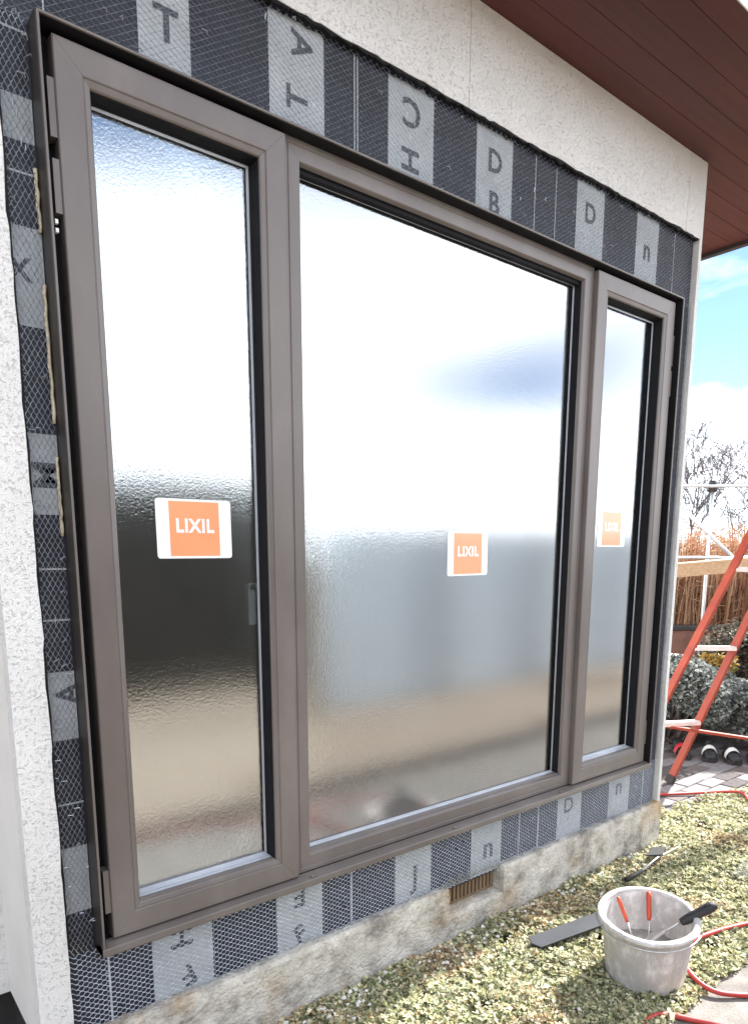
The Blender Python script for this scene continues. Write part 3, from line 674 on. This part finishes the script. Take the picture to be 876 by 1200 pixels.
for a, b_ in ((FA.lerp(TA,.218).lerp(FB.lerp(TB,.20), .30), RB.lerp(TB,.085)), (RA.lerp(TA,.4), RB.lerp(TB,.4))):
    q = MB(); q.bar(a, b_, .034, .016, Vector((0,0,1)), .002); q.build('brace', 'ladder', lad)

# ------------------------------------------------------------------ scaffold, plank
rd = Vector((.779,-.627,0)); sc0 = Vector((5.6,1.33,ZG))
scf = thing('scaffold', 'galvanised pipe scaffold frame in front of the brown reeds', 'scaffold', tuple(sc0))
def pipe(a, b_, nm, r_=.021):
    q = MB(); q.tube([a, b_], r_, 8); return q.build(nm, 'pipe', scf, True)
for k in (-1, 0, 1):
    p = sc0 + rd*1.2*k; o = pipe(p + Vector((0,0,0)), p + Vector((.03,.02,2.02)), 'post', .015)
    q = MB(); q.tube([p + Vector((.028,.018,1.93)), p + Vector((.030,.02,2.02))], .036, 8); q.build('coupler', 'dark_bronze', o, True)
pipe(sc0 - rd*1.5 + Vector((.02,-.02,1.975)), sc0 + rd*1.5 + Vector((.02,-.02,1.975)), 'rail', .013)
pipe(sc0 - rd*1.5 + Vector((.0,-.025,1.375)), sc0 + rd*1.5 + Vector((.0,-.025,1.375)), 'rail', .013)
pipe(Vector((5.36,1.62,1.46)), Vector((5.92,1.04,.72)), 'brace', .016)
pipe(Vector((5.42,1.0,.18)), Vector((6.15,.72,.75)), 'brace', .016)
q = MB(); q.bar((4.55,1.56,.775), (5.85,.54,.915), .20, .105, Vector((0,0,1)), .004)
pl = tag(q.build('scaffold_plank', 'plank', org=(5.2,1.05,.84)), 'thick brown timber plank laid across the scaffold', 'plank')
q = MB()
for p in ((4.75,1.40),(5.68,.67)):
    q = MB(); q.bar((p[0],p[1],ZG), (p[0],p[1],.735 if p[0]<5 else .835), .05, .05, Vector((1,0,0))); q.bar((p[0]-.09,p[1]-.1,.74 if p[0]<5 else .84), (p[0]+.09,p[1]+.1,.74 if p[0]<5 else .84), .04, .012)
    tag(q.build('plank_prop', 'pipe', org=(p[0],p[1],ZG)), 'pipe prop under the %s end of the timber plank' % ('house-side' if p[0] < 5 else 'outer'), 'prop')

# ------------------------------------------------------------------ low wall, reeds, shrubs, trees
gw = thing('garden_wall', 'low reddish-brown garden wall under the dried reeds', 'wall', (7.6,2.2,ZG))
wd = Vector((.779,-.627,0)); wn_ = Vector((.627,.779,0)); w0 = Vector((7.3,2.35,0))
for k in range(-4, 6):
    c_ = w0 + wd*(k*.62); q = MB(); q.obox(c_ + Vector((0,0,(ZG+.09)/2)), wd, wn_, Vector((0,0,1)), .612, .14, .09-ZG, .006); q.build('wall_panel', 'brown_wall', gw)
q = MB(); q.obox(w0 + wd*.31 + Vector((0,0,.115)), wd, wn_, Vector((0,0,1)), 6.3, .18, .05, .005); q.build('coping', 'dark_bronze', gw)
rr2 = random.Random(5); q = MB()
RC = [(.31,.165,.09),(.40,.235,.135),(.22,.105,.06),(.47,.31,.19),(.35,.155,.09)]
for i in range(15000):
    u_ = rr2.uniform(-3.0, 3.4); dd = rr2.uniform(.15, 1.5); base = w0 + wd*u_ + wn_*dd + Vector((0,0,ZG))
    top_ = 1.68 + .16*mnoise.noise(Vector((u_*1.7, dd, 0))) + .18*max(0, u_-.1)
    h_ = top_*rr2.uniform(.55, 1.03); c = rr2.choice(RC); v = rr2.uniform(.7,1.2); c = (c[0]*v,c[1]*v,c[2]*v)
    ln = Vector((rr2.gauss(0,.10), rr2.gauss(0,.10), 0)); w = rd*rr2.uniform(.004,.009)
    p1 = base + ln*.4 + Vector((0,0,h_*.6)); p2 = base + ln + Vector((0,0,h_))
    q.add([base - w, base + w, p1 + w, p1 - w, p2], [(0,1,2,3),(3,2,4)], c)
    if rr2.random() < .8:
        for s_ in range(3):
            t_ = rr2.uniform(.35,1); a = base.lerp(p2, t_); e_ = a + Vector((rr2.gauss(0,.09), rr2.gauss(0,.09), rr2.uniform(-.06,.12)))
            q.add([a, a + Vector((0,0,.016)), e_], [(0,1,2)], c)
tag(q.build('reeds', 'reed'), 'dense dried orange-brown reeds behind the low wall', 'reeds', kind='stuff')

def shrub(nm, label, cat, c_, rx, ry, rz, n_, cols, ls, seed, lumps=14, group=None, trans='leaf'):
    rs2 = random.Random(seed); t_ = thing(nm, label, cat, (c_[0], c_[1], ZG), group); C_ = Vector(c_)
    L = []
    for k in range(lumps):
        v = Vector((rs2.gauss(0,1), rs2.gauss(0,1), rs2.gauss(.3,.8))).normalized()
        L.append((C_ + Vector((v.x*rx*.62, v.y*ry*.62, v.z*rz*.62)), rs2.uniform(.30,.46)))
    q = MB()
    for i in range(n_):
        lc, lr = rs2.choice(L); v = Vector((rs2.gauss(0,1), rs2.gauss(0,1), rs2.gauss(.1,1))).normalized()*(rs2.random()**.35)
        p = lc + Vector((v.x*rx*lr, v.y*ry*lr, v.z*rz*lr))
        if p.z < ZG + .02: continue
        c = rs2.choice(cols); f = rs2.uniform(.7,1.25); one_leaf(q, p, ls*rs2.uniform(.6,1.3), (c[0]*f,c[1]*f,c[2]*f), rs2, .9)
    q.build('foliage', 'leaf', t_)
    q = MB()
    for lc, lr in L: q.tube([Vector((C_.x + rs2.uniform(-.05,.05), C_.y + rs2.uniform(-.05,.05), ZG-.02)), (Vector((C_.x, C_.y, ZG)) + lc)/2 + Vector((rs2.uniform(-.05,.05),0,0)), lc], [.014,.010,.004], 5)
    q.build('stems', 'bark', t_, True)
    return t_
GR = [(.24,.26,.24),(.31,.33,.31),(.17,.19,.17),(.36,.38,.36),(.12,.135,.12)]
shrub('clipped_shrub', 'rounded grey-green clipped shrub close behind the stepladder rails', 'shrub', (4.45,.92,-.13), .48, .45, .36, 16000, GR, .032, 31)
shrub('clipped_shrub', 'grey-green low shrub above the shoes on the pavers', 'shrub', (4.98,.42,-.20), .55, .5, .33, 15000, GR, .032, 32)
shrub('leafy_plant', 'yellow-leaved small plant behind the clipped shrubs', 'plant', (5.15,1.05,.02), .26, .26, .24, 1200, [(.40,.26,.06),(.34,.20,.05),(.24,.21,.07),(.46,.32,.11)], .045, 33, 8)
shrub('dark_shrub', 'loose dark brown twiggy shrub between the low wall and clipped shrubs', 'shrub', (5.75,1.05,-.02), .55, .4, .45, 5000, [(.055,.045,.035),(.10,.075,.055),(.08,.085,.05),(.20,.17,.14)], .045, 34, 16)
shrub('dark_shrub', 'green and yellow mottled shrub beside the dark twiggy one', 'shrub', (6.1,.45,-.05), .5, .4, .42, 5000, [(.07,.08,.03),(.16,.15,.05),(.28,.22,.06),(.05,.05,.03)], .045, 35, 14)
bx = thing('planter_box', 'pale wooden box standing behind the stepladder by the brown wall', 'box', (4.72,1.30,ZG))
for nm, a, b_ in (('side', -.2, -.18), ('side', .18, .2)):
    q = MB(); q.box(4.72+a, 4.72+b_, 1.1, 1.5, ZG, .12); q.build(nm, 'rung', bx)
q = MB(); q.box(4.541, 4.899, 1.1, 1.12, ZG, .12); q.build('front', 'rung', bx)
q = MB(); q.box(4.541, 4.899, 1.48, 1.5, ZG, .12); q.build('back', 'rung', bx)
q = MB(); q.box(4.50, 4.94, 1.08, 1.52, .121, .145); q.build('lid', 'rung', bx)

def bare_tree(nm, label, base, height, seed, spread=.5, slim=False):
    rt = random.Random(seed); t_ = thing(nm, label, 'tree', base); trunk = MB(); tw = MB()
    def grow(p, d, L, r_, depth):
        n_ = 5; pts = [p]; rs3 = [r_]
        for k in range(n_):
            d = (d + Vector((rt.gauss(0,.10), rt.gauss(0,.10), rt.gauss(.03,.07)))).normalized(); p = p + d*L/n_; pts.append(p); rs3.append(r_*(1-.75*(k+1)/n_) + .0016)
        (trunk if depth < 2 else tw).tube(pts, rs3, 6 if depth < 2 else 4, False)
        if depth >= 4: return
        kids = (9 if slim else 6) if depth == 0 else 5
        for k in range(kids):
            f = rt.uniform(.25 if depth else .18, 1); i = min(int(f*n_), n_-1); q_ = pts[i].lerp(pts[i+1], f*n_-i)
            sp_ = spread*(.55 if slim and depth == 0 else 1)
            nd = (d + Vector((rt.gauss(0,1), rt.gauss(0,1), rt.gauss(.25,.5)))*sp_).normalized()
            grow(q_, nd, L*rt.uniform(.40,.62)*(.7 if slim and depth == 0 else 1), rs3[i]*.55 + .001, depth+1)
    grow(Vector(base) - Vector((0,0,.05)), Vector((.0,0,1)), height, height*.010, 0)
    trunk.build('trunk', 'twig', t_, True); tag(tw.build('twigs', 'twig', t_), kind='stuff')
bare_tree('bare_tree', 'slim upright leafless tree rising behind the scaffold', (11.6,4.5,ZG), 2.75, 3, .45, True)
bare_tree('bare_tree', 'broad leafless tree with many branches behind the reeds', (12.6,4.0,ZG), 2.5, 8, .85)
bare_tree('bare_tree', 'wide leafless tree farthest beyond the reeds', (14.6,4.2,ZG), 2.9, 12, .85)
bare_tree('bare_tree', 'short leafless tree half hidden by the house corner', (10.9,4.9,ZG), 2.0, 17, .8)

# ------------------------------------------------------------------ shoes on the pavers
def shoe(p, ang, band_, label, grp=None):
    t_ = thing('shoe', label, 'shoe', (p[0], p[1], ZG+.008)); ca, sa = math.cos(R(ang)), math.sin(R(ang))
    f = lambda a, b_, z: (p[0] + a*ca - b_*sa, p[1] + a*sa + b_*ca, ZG + .010 + z)
    sec = [(-.135,.030,.0,.075),(-.125,.038,.0,.090),(-.08,.040,.0,.088),(-.03,.039,.0,.078),(.03,.044,.0,.062),(.08,.047,.0,.052),(.12,.040,.0,.042),(.138,.022,.002,.030)]
    q = MB(); n_ = 10; vs_ = []; fs = []
    for (a, w, z0, z1) in sec:
        for k in range(n_):
            th = 2*math.pi*k/n_; vs_.append(f(a, w*math.cos(th)*(1 if math.sin(th) < 0 else .82), .012 + (z1-.012)*(.5+.5*math.sin(th)) if True else 0))
    for i in range(len(sec)-1):
        for k in range(n_): fs.append((i*n_+k, (i+1)*n_+k, (i+1)*n_+(k+1) % n_, i*n_+(k+1) % n_))
    fs += [tuple(range(n_)), tuple((len(sec)-1)*n_+k for k in range(n_-1,-1,-1))]
    q.add(vs_, fs); q.build('upper', 'black_grip', t_, True)
    q = MB(); o_ = [(a, w*1.08) for a, w, _, _ in sec]; pts = [(a, w) for a, w in o_] + [(a, -w) for a, w in o_[::-1]]; n = len(pts)
    q.add([f(a, b_, -.002) for a, b_ in pts] + [f(a, b_, .016) for a, b_ in pts], [tuple(range(n)), tuple(range(2*n-1,n-1,-1))] + [(i, n+i, n+(i+1) % n, (i+1) % n) for i in range(n)]); q.build('sole', 'rubber', t_)
    q = MB(); n_ = 8; vs_ = []
    for a in (-.01, .055):
        for k in range(n_+1):
            th = math.pi*k/n_; vs_.append(f(a, .049*math.cos(th), .012 + (.066 if a < 0 else .058)*math.sin(th) + .002))
    q.add(vs_, [(k, k+1, n_+2+k, n_+1+k) for k in range(n_)]); q.build('band', band_, t_, True)
shoe((4.20,.72), -140, 'red_cloth', 'black shoe with a red band at the house end of the shoe row')
shoe((4.30,.57), -150, 'white', 'black shoe with a white band next to the red-banded shoe')
shoe((4.36,.44), -145, 'white', 'black shoe with a white band in the middle of the shoe row')
shoe((4.42,.31), -150, 'red_cloth', 'black shoe with a red band farther from the house')

# ------------------------------------------------------------------ what the panes mirror: hedge and neighbour house across the yard
rh = random.Random(14)
for k, (xa, xb, yy, hh) in enumerate(((-3.2, -.9, -5.2, 2.1), (-.85, 1.3, -5.1, 2.25), (1.35, 3.9, -5.2, 2.15))):
    t_ = thing('hedge', ['dark evergreen hedge across the gravel yard, end section away from the house opposite', 'dark evergreen hedge across the gravel yard, middle section', 'dark evergreen hedge across the gravel yard, section toward the house opposite'][k], 'hedge', ((xa+xb)/2, yy, ZG), 'hedges across the yard')
    q = MB(); q.box(xa+.12, xb-.12, yy-.25, yy+.25, ZG-.05, ZG+hh-.15); q.build('core', 'bark', t_)
    q = MB()
    for i in range(9000):
        p = Vector((rh.uniform(xa, xb), yy + rh.uniform(-.42,.42), ZG + rh.uniform(.02, hh + .12*mnoise.noise(Vector((i*.01, k, 0)))))); c = rh.choice(((.028,.036,.032),(.040,.050,.044),(.020,.026,.025)))
        one_leaf(q, p, rh.uniform(.05,.10), c, rh, .9)
    q.build('foliage', 'leaf', t_)
fw = thing('boundary_wall', 'pale grey concrete boundary wall across the yard', 'wall', (8,-3.4,ZG))
for k in range(7):
    q = MB(); q.box(3.1 + k*1.5, 4.56 + k*1.5, -3.5, -3.38, ZG-.05, 1.15); q.build('wall_panel', 'house_far', fw)
    q = MB(); q.box(4.565 + k*1.5, 4.595 + k*1.5, -3.52, -3.34, ZG-.05, 1.19); q.build('pillar', 'concrete', fw)
